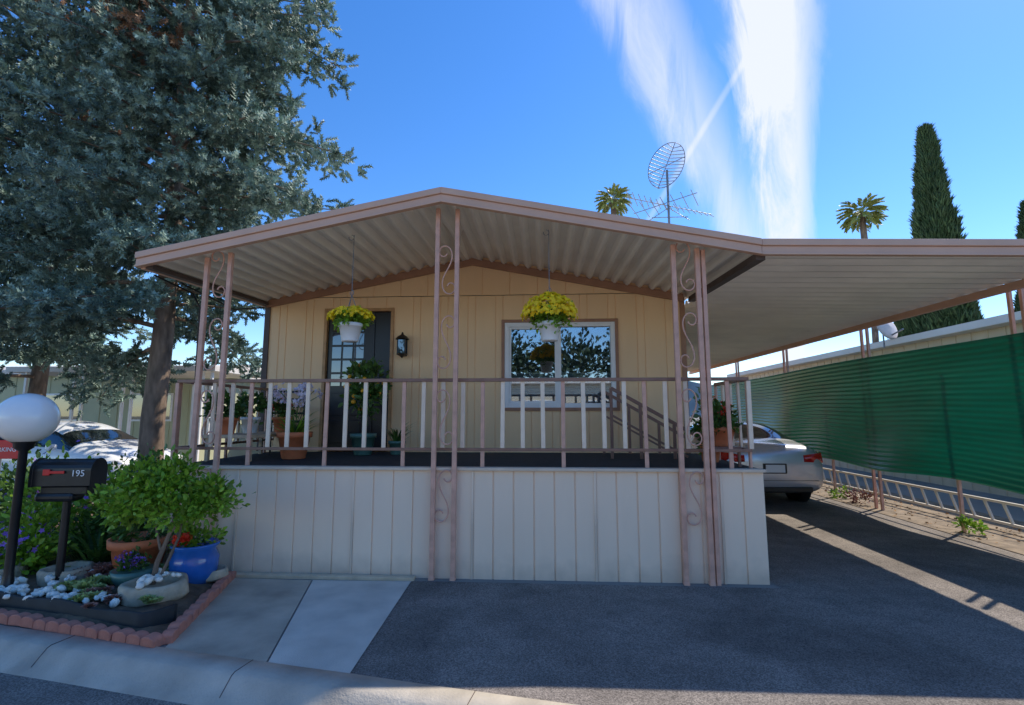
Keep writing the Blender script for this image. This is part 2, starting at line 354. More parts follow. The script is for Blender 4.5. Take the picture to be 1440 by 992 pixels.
beamY('valley_beam',2.17,roofz(2.16)-.04,roofz(2.16,7.2)-.04,4.9,7.19,.09,.07,m_dark,H)
curves('eave_cable',[[(-4.17,5.0,3.1),(-4.17,5.6,3.05),(-4.14,5.7,2.9),(-4.12,5.72,1.1)],[(-4.15,7.1,3.2),(-4.1,6.3,3.0),(-4.17,5.4,3.12)]],.011,m_black,H)
pairs=[(-3.62,-3.36),(-1.09,-.88),(1.36,1.60)]
for a,b in pairs:
    for x in(a,b):
        box('post',x-.023,x+.023,5.03,5.076,0,roofz(x,5.05)+.02,m_post,H,.004)
        box('post_foot',x-.028,x+.028,5.025,5.081,0,.03,m_post,H,.003)
box('post',1.66-.02,1.66+.02,5.035,5.075,0,roofz(1.66,5.05)+.02,m_post,H,.004)
sp=[]
for (a,b) in pairs:
    c=(a+b)/2; sp+=[scroll(c,3.12,.52,5.053,1),scroll(c,2.35,.55,5.053,-1),scroll(c,1.58,.55,5.053,1),scroll(c,.80,.5,5.053,-1)]
curves('post_scrolls',sp,.0075,m_post,H)
RZ0,RZ1=DZ+.16,1.98
def rail_run(p0,p1,step=.208,post_every=4):
    p0=np.array(p0);p1=np.array(p1); L=np.linalg.norm(p1-p0); d=(p1-p0)/L; ang=math.atan2(d[1],d[0]); mid=(p0+p1)/2
    for z0,z1,w in((RZ1-.035,RZ1,.05),(RZ0,RZ0+.03,.03)):
        o=box('rail_bar',-L/2,L/2,-w/2,w/2,z0,z1,m_rail,H,.003); o.location=(mid[0],mid[1],(z0+z1)/2); o.rotation_euler=(0,0,ang)
    n=int(round(L/step))
    for i in range(n+1):
        q=p0+d*L*i/n; isp=(i%post_every==0)
        w=.02 if isp else .021
        o=box('rail_post' if isp else 'baluster',-w,w,-.012,.012,(DZ-.003 if isp else RZ0+.03),RZ1-.035,m_post if isp else m_bal,H,.003)
        o.location=(q[0],q[1],o.location[2]); o.rotation_euler=(R.normal()*.004,R.normal()*.006,ang+R.normal()*.05)
rail_run((-3.92,5.16),(2.08,5.16))
rail_run((-3.92,5.2),(-3.92,7.15)); rail_run((2.08,5.2),(2.08,6.1))
def bar(nm,p0,p1,w,mat,par):
    p0=Vector(p0);p1=Vector(p1); d=p1-p0; o=box(nm,-w/2,w/2,-w/2,w/2,0,d.length,mat,par,.003)
    me=o.data
    for vv in me.vertices: vv.co.z+=d.length/2
    o.location=p0; o.rotation_mode='QUATERNION'; o.rotation_quaternion=d.to_track_quat('Z','Y'); return o
for y in(6.2,7.0):
    bar('stair_rail',(.85,y,1.93),(1.95,y,1.30),.04,m_rail,H); bar('stair_rail_low',(.85,y,1.6),(1.75,y,1.10),.025,m_rail,H)
    for x in(.85,1.2,1.6): bar('stair_post',(x,y,DZ),(x,y,1.93-(x-.85)*.573),.035,m_rail,H)
# ------------------------------------------------------------ carport
C=grp('carport')
cz=lambda x,y: 3.19-(x-2.16)*.022+(y-4.9)*.004
fascia(2.162,roofz(2.16)-.003,5.66,roofz(2.16)-.085,C)
Y=np.arange(4.9,19.0,.03); v=[];f=[]
for y in Y:
    ph=(y%.24)/.24; d=.07*min(1,max(0,(abs(ph-.5)*2-.3)/.35))
    for x in(2.17,3.9,5.66): v.append((x,y,cz(x,y)+.03+d))
for i in range(len(Y)-1):
    for j in range(2): f.append((i*3+j,i*3+j+1,(i+1)*3+j+1,(i+1)*3+j))
mob('carport_sheet',v,f,m_sheet,C)
beamY('carport_beam',5.56,cz(5.56,4.9)-.06,cz(5.56,19)-.06,4.9,19,.06,.09,m_fasc,C)
beamY('carport_wall_beam',2.13,3.1,3.15,YW+.52,19,.06,.1,m_fasc,C)
for y in(6.15,9.0,11.9,14.8,17.6):
    for dx in(0,.16): box('carport_post',5.72-.02,5.72+.02,y+dx-.02,y+dx+.02,0,cz(5.5,y)+.02,m_post,C,.003)
v=[];f=[];Zs=np.arange(.70,2.58,.0125);Ys=np.arange(4.6,18,.28)
for y in Ys:
    for z in Zs:
        t=(2.58-z)/1.86
        x=5.62+.007*math.sin(2*math.pi*z/.075)+.045*math.sin(y*1.3+z*1.1)*t+.03*math.sin(y*.45+2)+.03*math.sin(y*2.7+z*2)*t+.07*t*math.exp(-((y-6.2)/1.2)**2)
        v.append((x,y,z+.02*math.sin(y*.8)+.04*t*math.sin(y*1.9)))
k=len(Zs)
for i in range(len(Ys)-1):
    for j in range(k-1): f.append((i*k+j,(i+1)*k+j,(i+1)*k+j+1,i*k+j+1))
G=grp('green_screen_fence'); mob('corrugated_screen',v,f,m_fence,G,True)
for y in(7.4,10.4,13.3): box('fence_post',5.74,5.78,y,y+.04,0,2.4,m_post,G,.003)
bar('fence_bottom_rail',(5.76,4.6,.74),(5.76,17.9,.74),.03,m_rail,G)
Wr=grp('low_white_railing')
bar('rail_top',(6.35,5.2,.40),(6.35,17,.40),.035,m_ladder,Wr); bar('rail_bottom',(6.35,5.2,.12),(6.35,17,.12),.035,m_ladder,Wr)
y=5.25
while y<17: bar('rail_rung',(6.35,y,.12),(6.35,y+.12,.40),.03,m_ladder,Wr); y+=.3
poly('side_bed_soil',[(5.5,5.0),(7.2,4.6),(7.2,20),(5.5,20)],.012,M('dry_soil',(.24,.18,.12),.95,.4,6,.9,30,detail=9))
n=650
p=np.stack([R.uniform(5.45,6.9,n),R.uniform(5,16,n),np.full(n,.03)],1)
scatter('leaf_litter',LV,LF,p,basis(R.normal(size=(n,3))*[1,1,.3],.045*R.uniform(.4,1.4,n)),M('dry_leaf',(.36,.2,.08),.8,.3,3,island=.5),None)
for i,(x,y,s) in enumerate([(5.75,7.3,.13),(5.75,10.2,.15)]):
    leafball('weed_plant',(x,y,.10),(s,s,.1),200,.05,m_leaf)
leafball('dry_shrub',(5.75,9.6,.12),(.2,.25,.12),240,.05,m_succr)
# ------------------------------------------------------------ cars
def car(name,loc,rz,paint):
    g=grp(name,loc,rz)
    S=[(0.00,.70,.42,.74,.80,.60),(.05,.84,.30,.86,.98,.70),(.16,.885,.24,.91,1.06,.74),(.45,.905,.22,.94,1.10,.76),(.62,.91,.22,.95,1.11,.74),
       (1.02,.91,.22,.955,1.29,.645),(1.42,.91,.22,.95,1.415,.60),(2.05,.91,.22,.94,1.46,.60),(2.12,.91,.22,.94,1.462,.60),(2.75,.91,.22,.93,1.43,.60),
       (3.15,.91,.22,.925,1.28,.65),(3.62,.905,.22,.92,1.02,.74),(4.1,.895,.22,.86,.95,.74),(4.45,.86,.22,.76,.84,.68),(4.64,.76,.28,.66,.72,.58),(4.70,.60,.36,.55,.60,.45)]
    v=[]
    for y,w,zb,be,zr,wr in S:
        half=[(0,zb),(w*.85,zb),(w*.985,zb+.12),(w*1.0,(zb+be)*.52),(w*.985,be-.10),(w*.95,be),(wr,zr),(wr*.6,zr+.03),(0,zr+.04)]
        v+= [(x,y-2.35,z) for x,z in half]+[(-x,y-2.35,z) for x,z in half[1:-1][::-1]]
    T=16; f=[];mi=[]
    for i in range(len(S)-1):
        for j in range(T):
            a=i*T+j;b=i*T+(j+1)%T; f.append((a,b,b+T,a+T))
            jj=j if j<8 else 15-j
            gl=0
            if jj==5 and i in(5,6,8,9,10) : gl=1
            if jj in(6,7) and i in(4,5,10): gl=1
            mi.append(gl)
    f.append(tuple(range(T))[::-1]); mi.append(0); f.append(tuple(range(len(v)-T,len(v)))); mi.append(0)
    o=mob('body',v,f,[paint,m_cglass],g,True)
    o.data.polygons.foreach_set('material_index',mi)
    s=o.modifiers.new('s','SUBSURF'); s.levels=2; s.render_levels=2
    for yy in(-1.35,1.45):
        for sx in(-1,1):
            w=lathe('tyre',[(.2,-.10),(.30,-.105),(.325,-.08),(.33,0),(.325,.08),(.30,.105),(.2,.10)],m_tyre,g,(sx*.83,yy,.33),28); w.rotation_euler=(0,math.pi/2,0)
            r=lathe('rim',[(0,.06*sx),(.05,.07*sx),(.19,.085*sx),(.205,.1*sx),(.205,0)],m_rim,g,(sx*.83,yy,.33),20); r.rotation_euler=(0,math.pi/2,0)
            a=lathe('wheel_arch',[(.0,.085),(.38,.085),(.385,.075),(.385,-.1)],m_black,g,(sx*.83,yy,.35),28); a.rotation_euler=(0,math.pi/2*sx,0)
    for sx in(-1,1):
        tl=mob('tail_light',[(sx*.50,-2.345,.80),(sx*.83,-2.25,.78),(sx*.91,-1.98,.85),(sx*.88,-2.02,.97),(sx*.80,-2.26,.95),(sx*.50,-2.335,.91)],[(0,1,4,5),(1,2,3,4)],m_tail,g,True)
        so=tl.modifiers.new('so','SOLIDIFY'); so.thickness=.06; so.offset=0
        box('mirror',min(sx*.9,sx*1.05),max(sx*.9,sx*1.05),.95,1.07,.93,1.05,paint,g,.03)
        box('door_handle',min(sx*.9,sx*.93),max(sx*.9,sx*.93),-.35,-.17,.79,.815,m_rim,g,.005)
        box('head_light',min(sx*.5,sx*.8),max(sx*.5,sx*.8),2.1,2.24,.62,.74,m_white,g,.03)
    box('licence_plate',-.16,.16,-2.375,-2.35,.62,.75,m_white,g,.005)
    box('plate_recess',-.2,.2,-2.358,-2.33,.60,.77,m_black,g,.01)
    box('bumper_lower',-.62,.62,-2.34,-2.25,.28,.38,m_black,g,.02)
    box('trunk_seam',-.72,.72,-2.345,-2.30,.48,.487,m_black,g,.0)
    return g
car('silver_car',(4.0,11.35,.0),0,m_silver)
car('white_car',(-10.2,10.2,.0),math.radians(-98),m_wcar)
# ------------------------------------------------------------ hanging baskets
pot=lambda r,h,t=.02:[(0,0),(r*.68,0),(r*.72,.01),(r*.95,h*.8),(r*1.06,h*.8),(r*1.08,h),(r*.98,h),(r*.9,h*.85),(0,h*.85)]
def basket(x,y,zp,fn,fr,up=.11):
    g=grp('hanging_flower_basket',(x,y,0))
    lathe('pot',pot(.125,.2),m_white,g,(0,0,zp))
    zt=roofz(x,y)+.03; zk=zp+.52
    ps=[[(math.cos(a)*.125,math.sin(a)*.125,zp+.2),(0,0,zk)] for a in(.3,2.4,4.5)]+[[(0,0,zk),(0,0,zk+.06),(0,0,zt)]]
    ps.append([(0.02*math.sin(t),0,zk+.03+.03*math.cos(t)) for t in np.linspace(0,5,12)])
    ps.append([(0.03*math.sin(t)-.03,0,zt-.03+.03*math.cos(t)) for t in np.linspace(0,5,12)])
    curves('hanger',ps,.004,m_wire,g)
    leafball('foliage',(0,0,zp+.22+up*.3),(fr*.8,fr*.75,up*.7),1100,.045,m_leaf,g,.18,40)
    d=nrm(R.normal(size=(fn,3))); d[:,2]=np.abs(d[:,2])*1.1-.25
    p=d*np.array([fr,fr*.9,up*1.25])*R.uniform(.88,1.15,(fn,1))+[0,0,zp+.25+up*.35]
    scatter('flowers',FLV,FLF,p,basis(d+[0,-.5,.3]+R.normal(size=(fn,3))*.3,.030*R.uniform(.6,1.2,fn)),m_yel,g)
    return g
basket(-2.10,5.3,2.40,200,.22,.09)
basket(.09,5.25,2.38,620,.265,.17)
# ------------------------------------------------------------ porch plants & things
def potplant(name,x,y,z,r,h,pm,kind,par=None):
    g=grp(name,(x,y,z)); lathe('pot',pot(r,h),pm,g)
    if kind=='orchid':
        straps('leaves',(0,0,h*.8),60,.5,.06,m_leaf,g,.9,.1)
        curves('stems',[[(0,0,h),(a*.3,b*.3,h+.35),(a*.9,b*.9,h+.5)] for a,b in R.normal(size=(7,2))*.2],.004,m_leafd,g)
        leafball('blossoms',(0,0,h+.45),(.38,.3,.16),190,.032,m_pnk,g,.12,12,.2,True)
    elif kind=='citrus':
        curves('stem',[[(0,0,h*.8),(.02,0,h+.2),(0,0,h+.55)]],.014,m_bark,g)
        leafball('leaves',(0,0,h+.6),(.24,.22,.36),700,.08,m_leafd,g,.2,24)
        q=nrm(R.normal(size=(18,3)))*[.25,.25,.34]+[0,0,h+.6]
        iv=[(math.cos(a)*math.cos(b),math.sin(a)*math.cos(b),math.sin(b)) for b in np.linspace(-1.57,1.57,6) for a in np.linspace(0,6.283,9)[:-1]]
        fi=[(i*8+j,i*8+(j+1)%8,(i+1)*8+(j+1)%8,(i+1)*8+j) for i in range(5) for j in range(8)]
        scatter('fruit',iv,fi,q,basis(R.normal(size=(18,3)),.03*np.ones(18)),m_org,g,smooth=True)
    elif kind=='red':
        leafball('leaves',(0,0,h+.1),(r*1.2,r*1.2,.14),380,.06,m_leafd,g); leafball('flowers',(0,0,h+.15),(r*1.1,r*1.1,.12),60,.025,m_red,g,.2,10,.3,True)
    elif kind=='leaf':
        leafball('leaves',(0,0,h+.14),(r*1.4,r*1.4,.2),420,.07,m_leafd,g)
    elif kind=='strap':
        straps('leaves',(0,0,h*.8),50,.45,.05,m_leafd,g,.8,.06)
    return g
potplant('orchid_pot',-3.02,6.0,DZ,.19,.32,m_terra,'orchid')
potplant('citrus_pot',-2.38,6.6,DZ,.16,.28,m_teal,'citrus')
potplant('small_pot_plant',-1.95,6.7,DZ,.11,.18,m_teal,'strap')
potplant('small_pot_plant',-3.7,5.7,DZ+.3,.12,.2,m_terra,'leaf')
potplant('small_pot_plant',-3.45,6.5,DZ+.3,.12,.2,m_terra,'red')
potplant('geranium_pot',1.90,5.45,DZ+.2,.13,.2,m_terra,'red')
potplant('small_pot_plant',1.90,5.85,DZ,.12,.2,m_terra,'leaf')
potplant('small_pot_plant',-4.0+.35,6.1,DZ+.3,.11,.2,m_white,'leaf')
t=grp('plant_stand'); box('top',-3.88,-3.3,5.55,6.75,DZ+.26,DZ+.30,m_wood,t,.005)
for x in(-3.84,-3.34):
    for y in(5.6,6.7): box('leg',x-.02,x+.02,y-.02,y+.02,DZ,DZ+.26,m_wood,t)
t=grp('pot_stand'); box('top',1.75,2.04,5.3,5.6,DZ+.17,DZ+.20,m_rail,t,.005)
for x in(1.77,2.02):
    for y in(5.33,5.57): box('leg',x-.012,x+.012,y-.012,y+.012,DZ,DZ+.17,m_rail,t)
ch=grp('patio_chair',(-3.55,6.85,DZ),.5)
box('seat',-.22,.22,-.22,.22,.42,.45,m_black,ch,.01)
for x in(-.21,.21):
    bar('leg_front',(x,-.2,0),(x,-.2,.62),.022,m_black,ch); bar('leg_back',(x,.25,0),(x,.22,.9),.022,m_black,ch); bar('arm',(x,-.2,.62),(x,.22,.64),.025,m_black,ch)
for z in(.55,.65,.75,.86): bar('back_slat',(-.21,.22,z),(.21,.22,z),.03,m_black,ch)
# ------------------------------------------------------------ antenna
A=grp('roof_antenna',(1.93,7.3,0))
ps=[[(0,0,3.5),(0,0,5.2)],[(-.62,-.1,4.83),(.66,.1,4.62)],[(-.5,.1,4.66),(.4,-.1,4.88)]]
for i in range(15):
    t=i/14; x=-.6+1.25*t; y=-.1+.2*t; z=4.83-.21*t; l=.34-.18*t
    ps.append([(x-.10,y-l,z-.05),(x+.10,y+l,z+.03)])
for i in range(7):
    t=i/6; x=-.5+.9*t; ps.append([(x-.12,-.2,4.66+.2*t+.02),(x+.12,.25,4.66+.2*t-.03)])
ps+= [[(-.25,0,4.55),(.28,0,4.55)],[(-.3,0,4.5),(0,0,4.7),(.3,0,4.5)]]
el=[(.27*math.cos(a)+.14*math.sin(a),.1*math.cos(a),5.38+.36*math.sin(a)) for a in np.linspace(0,2*math.pi,40)]
ps.append(el)
for s in np.linspace(-.9,.9,13):
    w=math.sqrt(1-s*s); ps.append([(-.27*w+.14*s,-.1*w,5.38+.36*s),(.0+.14*s,.06,5.38+.36*s-.02),(.27*w+.14*s,.1*w,5.38+.36*s)])
ps.append([(-.14,0,5.02),(0,.03,5.38),(.14,0,5.74)]); ps.append([(-.3,-.08,5.2),(.3,.08,5.55)])
curves('elements',ps,.006,m_wire,A,res=1); curves('mast',[[(0,0,3.45),(0,0,5.3)]],.018,m_wire,A)
# ------------------------------------------------------------ street furniture left
B=grp('mailbox',(-4.35,4.45,0),math.radians(8))
pr=[(-.1,.96),(.1,.96),(.1,1.10)]+[(.1*math.cos(a),1.10+.1*math.sin(a)) for a in np.linspace(.2,math.pi-.2,10)]+[(-.1,1.10)]
n=len(pr); v=[(-.25,y,z) for y,z in pr]+[(.25,y,z) for y,z in pr]
bev(mob('box',v,[tuple(range(n)),tuple(range(2*n-1,n-1,-1))]+[(i,(i+1)%n,(i+1)%n+n,i+n) for i in range(n)],m_black,B),.006)
v=[(-.27,y*1.06,(z-1.05)*1.06+1.05) for y,z in pr]+[(-.252,y*1.06,(z-1.05)*1.06+1.05) for y,z in pr]
mob('door',v,[tuple(range(n)),tuple(range(2*n-1,n-1,-1))]+[(i,(i+1)%n,(i+1)%n+n,i+n) for i in range(n)],m_black,B)
box('flag',-.13,.03,-.117,-.107,1.075,1.10,m_signred,B,.003); box('flag_tab',-.15,-.09,-.119,-.108,1.06,1.115,m_signred,B,.006)
box('bracket',-.2,.2,-.06,.06,.88,.955,m_black,B,.01); box('newspaper_tube',-.24,.1,-.08,.08,.82,.9,m_black,B,.03)
curves('post',[[(0,0,0),(0,0,.9)]],.032,m_black,B)
def text(body,par,loc,size,rot,mat):
    c=bpy.data.curves.new('numbers','FONT'); c.body=body; c.size=size; c.extrude=.001; c.materials.append(mat)
    o=bpy.data.objects.new('numbers',c); COL.objects.link(o); o.parent=par; o.location=loc; o.rotation_euler=rot
text('195',B,(.08,-.104,1.05),.08,(math.pi/2,0,0),m_white)
text('195',B,(-.273,.07,1.03),.07,(math.pi/2,0,-math.pi/2),m_white)
Lm=grp('globe_lamp',(-4.62,4.25,0))
lathe('globe',[(.225*math.sin(a),1.57-.225*math.cos(a)) for a in np.linspace(0.02,math.pi-.02,24)],m_globe,Lm,n=36)
lathe('post',[(.09,0),(.09,.05),(.05,.1),(.035,.25),(.032,1.28),(.07,1.31),(.075,1.35),(.1,1.37),(.1,1.39)],m_black,Lm)
s=grp('no_parking_sign',(-6.0,5.25,0),.1)
box('plate',-.22,.22,-.006,.006,1.12,1.32,m_signred,s,.01); text('NO PARKING',s,(-.2,-.009,1.2),.065,(math.pi/2,0,0),m_white); curves('pole',[[(0,.02,0),(0,.02,1.3)]],.02,m_wire,s)
# ------------------------------------------------------------ garden bed
v=[];f=[];nx,ny=40,24
def bedpt(s,t):
    fx=-8+(-2.72+8)*s; fy=3.55-.25*(fx+2.65) if fx<-2.65 else 3.55
    bx=-8+(-3.14+8)*s; by=5.02 if bx>-4 else 5.02+(-4-bx)*.9
    return fx*(1-t)+bx*t,fy*(1-t)+by*t
for i in range(nx+1):
    for j in range(ny+1):
        x,y=bedpt(i/nx,j/ny); e=min(1,min(j,nx-i)/2); v.append((x,y,.02+.07*e+R.normal()*.008*e))
for i in range(nx):
    for j in range(ny): a=i*(ny+1)+j; f.append((a,a+ny+1,a+ny+2,a+1))
mob('garden_bed',v,f,m_soil,None,True)
def bricks(pts,par):
    pts=[np.array(p) for p in pts]
    for a,b in zip(pts[:-1],pts[1:]):
        L=np.linalg.norm(b-a); d=(b-a)/L; k=int(L/.125)
        for i in range(k):
            q=a+d*(i+.5)*L/k; ang=math.atan2(d[1],d[0])
            w=L/k*.47; pr=[(-w,0),(w,0),(w,.05)]+[(w*math.cos(t),.05+.03*math.sin(t)) for t in np.linspace(.3,math.pi-.3,6)]+[(-w,.05)]
            o=prism_xz('paver',pr,-.04,.04,m_brick,par,.006); o.location=(q[0],q[1],R.normal()*.004); o.rotation_euler=(R.normal()*.05,R.normal()*.03,ang+R.normal()*.05)
bb=grp('brick_edging'); bricks([(-3.08,5.0),(-2.64,3.56)],bb); bricks([(-2.66,3.53),(-4.35,3.90),(-6.5,4.35)],bb)
ed=[]
for i in range(40):
    t=i/39; x=-2.80-2.4*t; y=3.53-.219*(x+2.66)+.09+.05*math.sin(t*3.1)+(.25*(1-t/.06)**2 if t<.06 else 0); ed.append((x-(.03*(1-t/.06) if t<.06 else 0),y))
v=[];f=[]
for i,(x,y) in enumerate(ed):
    h=.145+.012*math.sin(i*.5); v+=[(x,y-.012,.0),(x,y-.02,h),(x,y-.008,h+.012),(x,y+.012,h),(x,y+.01,.0)]
for i in range(len(ed)-1):
    for j in range(4): f.append((i*5+j,i*5+j+1,(i+1)*5+j+1,(i+1)*5+j))
mob('plastic_edging',v,f,m_edge,None,True)
iv=[(math.cos(a)*math.cos(b),math.sin(a)*math.cos(b)*.8,math.sin(b)*.6) for b in np.linspace(-1.57,1.57,6) for a in np.linspace(0,6.283,9)[:-1]]
iv=[tuple(np.array(q)*(1+.12*math.sin(i*2.7))) for i,q in enumerate(iv)]
fi=[(i*8+j,i*8+(j+1)%8,(i+1)*8+(j+1)%8,(i+1)*8+j) for i in range(5) for j in range(8)]
pp=[];ss=[]
for cx,cy,sx,sy,k,z in[(-4.35,4.16,.35,.1,40,.12),(-3.9,4.05,.3,.06,14,.12),(-3.28,4.22,.13,.1,20,.23),(-4.25,4.45,.15,.12,16,.13),(-4.9,4.35,.3,.1,24,.12),(-3.6,3.98,.3,.05,7,.12)]:
    for i in range(k): pp.append((cx+R.normal()*sx*.6,cy+R.normal()*sy*.6,z+R.random()*.03)); ss.append(R.uniform(.02,.045))
scatter('white_pebbles',iv,fi,pp,basis(R.normal(size=(len(pp),3))*[.4,.4,1],ss),m_wstone,smooth=True)
def stone_planter(x,y,r,h):
    lathe('stone_planter',[(0,0),(r*.85,0),(r*1.02,h*.3),(r,h*.85),(r*.92,h),(r*.75,h*.95),(r*.7,h*.75),(0,h*.72)],m_stone,None,(x,y,.05),26,.06)
stone_planter(-3.28,4.25,.24,.16); stone_planter(-4.42,4.6,.2,.15); stone_planter(-3.15,4.8,.13,.1); stone_planter(-5.1,4.6,.2,.15)
g=grp('terracotta_pot_plant',(-3.90,4.80,.05)); lathe('pot',pot(.24,.38),m_terra,g); leafball('leaves',(0,0,.5),(.25,.22,.2),380,.06,m_leafd,g)
g=grp('blue_pot_geranium',(-3.28,4.72,.03)); lathe('pot',[(0,0),(.14,0),(.2,.12),(.205,.24),(.17,.32),(.21,.36),(.2,.375),(.16,.34),(0,.32)],m_blue,g)
leafball('leaves',(0,0,.42),(.2,.18,.08),380,.05,m_leaf,g); leafball('flowers',(-.06,-.13,.44),(.1,.06,.06),90,.022,m_red,g,.2,5,.4,True)
g=grp('green_bowl_plant',(-3.70,4.5,.05)); lathe('pot',[(0,0),(.09,0),(.15,.1),(.17,.17),(.15,.17),(0,.14)],m_teal,g)
leafball('leaves',(0,0,.2),(.16,.14,.07),260,.04,m_leafd,g); leafball('flowers',(0,0,.25),(.15,.13,.06),90,.014,m_pur,g,.2,12,.4,True)
g=grp('potted_shrub',(-3.28,4.27,.15))
curves('stem',[[(-.05,0,0),(-.02,0,.2),(.05,.02,.42),(.08,.05,.62)],[(.05,.02,.42),(.2,.05,.65),(.32,.1,.75)],[(0,0,.3),(-.12,.05,.55),(-.3,.05,.7)],[(.03,.0,.1),(.12,.05,.4),(.12,.1,.65)]],.02,m_bark,g,radii=[[1.2,1,.8,.5],[.6,.4,.2],[.6,.4,.2],[.7,.5,.3]])
for k,(cx,cy,cz_,r1,r2,n) in enumerate([(0,0,.80,.30,.14,1000),(.33,.1,.70,.26,.11,750),(-.34,.05,.72,.27,.13,800),(.05,.05,.94,.20,.10,360),(-.2,.0,.91,.22,.10,400),(.36,.05,.82,.15,.08,240),(-.42,.1,.60,.18,.09,300),(.2,-.1,.62,.18,.08,300)]):
    leafball('leaves',(cx,cy,cz_),(r1,r1*.9,r2),n,.054,m_leaf,g,.24,30)
for i,(x,y,r,m) in enumerate([(-3.95,4.35,.10,m_succ),(-4.05,4.24,.09,m_succ),(-3.85,4.22,.08,m_succ),(-3.72,4.12,.07,m_succr),(-4.25,4.75,.11,m_succr),(-4.08,4.68,.12,m_succr),(-4.15,4.58,.1,m_succr),(-3.6,4.75,.1,m_succ),(-3.95,4.55,.1,m_succr),(-4.6,4.75,.1,m_succ),(-3.75,4.02,.08,m_succ),(-3.45,3.95,.06,m_succr),(-3.1,4.0,.06,m_succ)]):
    g=grp('succulent_plant',(x,y,.1))
    for a in range(4): rosette('rosette',(R.normal()*.05,R.normal()*.04,R.random()*.04),r,m,g)
for i,(x,y,l,m) in enumerate([(-4.05,5.1,.6,m_leafd),(-4.5,5.0,.65,m_leafd),(-4.25,5.2,.5,m_leaf),(-5.1,4.9,.6,m_leaf),(-4.9,5.3,.7,m_leafd),(-5.6,5.0,.6,m_leafd)]):
    g=grp('agapanthus_plant',(x,y,.08)); straps('leaves',(0,0,0),90,l,.05,m,g,.8,.12)
for i,(x,y,z,rx,rz_,n,m) in enumerate([(-4.5,5.5,.55,.5,.5,1800,m_leafd),(-5.3,5.5,.6,.6,.55,2000,m_leaf),(-4.05,5.6,.6,.35,.45,1200,m_leaf),(-6.3,6.0,.5,.7,.5,1800,m_leafd),(-5.0,4.75,.35,.3,.3,800,m_leaf)]):
    g=grp('garden_shrub'); leafball('leaves',(x,y,z),(rx,rx*.8,rz_),n,.07,m,g,.2,40)
    leafball('flowers',(x,y-.1,z+.1),(rx,rx*.8,rz_*.9),60,.028,m_pur,g,.2,30,.4,True)
# ------------------------------------------------------------ spruce
tv=[];tf=[]
for i in range(26):
    s=i/26; a=i*2.4; ax=.0+.22*s; l=.085*(1-.35*s); rx,ry=math.cos(a),math.sin(a)
    b=len(tv); tx,ty=-ry*.02,rx*.02
    tv+=[(tx,ty,ax),(-tx,-ty,ax),(rx*l*.85,ry*l*.85,ax+l*.6)]; tf.append((b,b+1,b+2))
def spruce(seed):
    rg=np.random.default_rng(seed); pos=[];limbs=[];lr=[];dead=[]
    NB=138
    for i in range(NB):
        t=(i/NB)**.95; z=2.7+12.5*t; az=i*2.399+rg.normal()*.3; dx,dy=math.cos(az),math.sin(az)
        L=(3.5*(1-t)**.6+.35)*rg.uniform(.58,1.18)
        if dx>0.1 and z<3.9: 
            if z<3.3: continue
            L*=.4
        elif dx>0.1 and z<5.4: L*=.66
        elif dx>0.1 and z<7.6: L*=.88
        if dy<-.3: L*=.8
        if z<4.2 and dx<0: L*=1.1
        dz0=rg.uniform(.0,.35); dro=rg.uniform(.18,.36)
        def P(s): return np.array([dx*L*s,dy*L*s,z+dz0*L*s-dro*L*s*s*1.5+.12*L*s**4])
        limbs.append([tuple(P(s)) for s in(0,.2,.4,.6,.8,1)]); lr.append([1.1*(1-t*.7),.8*(1-t*.6),.6,.4,.25,.1])
        n=int(L/.22); isd=rg.random()<.05
        for j in range(n):
            s=.15+.85*(j+rg.random()*.6)/n; sd=1 if j%2 else -1
            d=np.array([dx*.55-dy*sd*.85,dy*.55+dx*sd*.85,-.05+rg.normal()*.2]); d/=np.linalg.norm(d)
            l2=(.95*(1-s)**.7+.28)*rg.uniform(.6,1.15)*min(1,L/2.3); m=max(2,int(l2/.16)); b0=P(s)
            for q in range(m):
                u=(q+.6)/m; p=b0+d*l2*u+np.array([0,0,-.22*l2*u*u])+rg.normal(size=3)*.04
                for w in range(4):
                    e=d*.5+rg.normal(size=3)*.6+np.array([dx*.2,dy*.2,.0]); (dead if isd and rg.random()<.6 else pos).append((p+rg.normal(size=3)*.045+np.array([0,0,-.05*w*rg.random()]),e))
    return pos,dead,limbs,lr
pos,dead,limbs,lr=spruce(3)
T=grp('spruce_tree',(-6.7,8.3,0))
def tw(nm,l,mat,par):
    p=np.array([a for a,b in l]);d=np.array([b for a,b in l]); return scatter(nm,tv,tf,p,basis(d,R.uniform(.8,1.25,len(p))),mat,par)
o1=tw('needles',pos,m_spr,T); o2=tw('dead_needles',dead,m_sprb,T)
o3=curves('limbs',limbs,.045,m_bark,T,radii=lr,res=1)
o4=curves('trunk',[[(0,0,0),(.03,0,.3),(-.03,.02,1.5),(.04,0,3),(0,.03,6),(0,0,10),(0,0,15.4)]],.19,m_bark,T,radii=[[1.35,1.05,.95,.85,.65,.4,.05]],res=4)
T2=grp('spruce_tree.001',(-12.0,11.2,-.3),2.1)
for o in(o1,o2,o3,o4):
    c=o.copy(); COL.objects.link(c); c.parent=T2
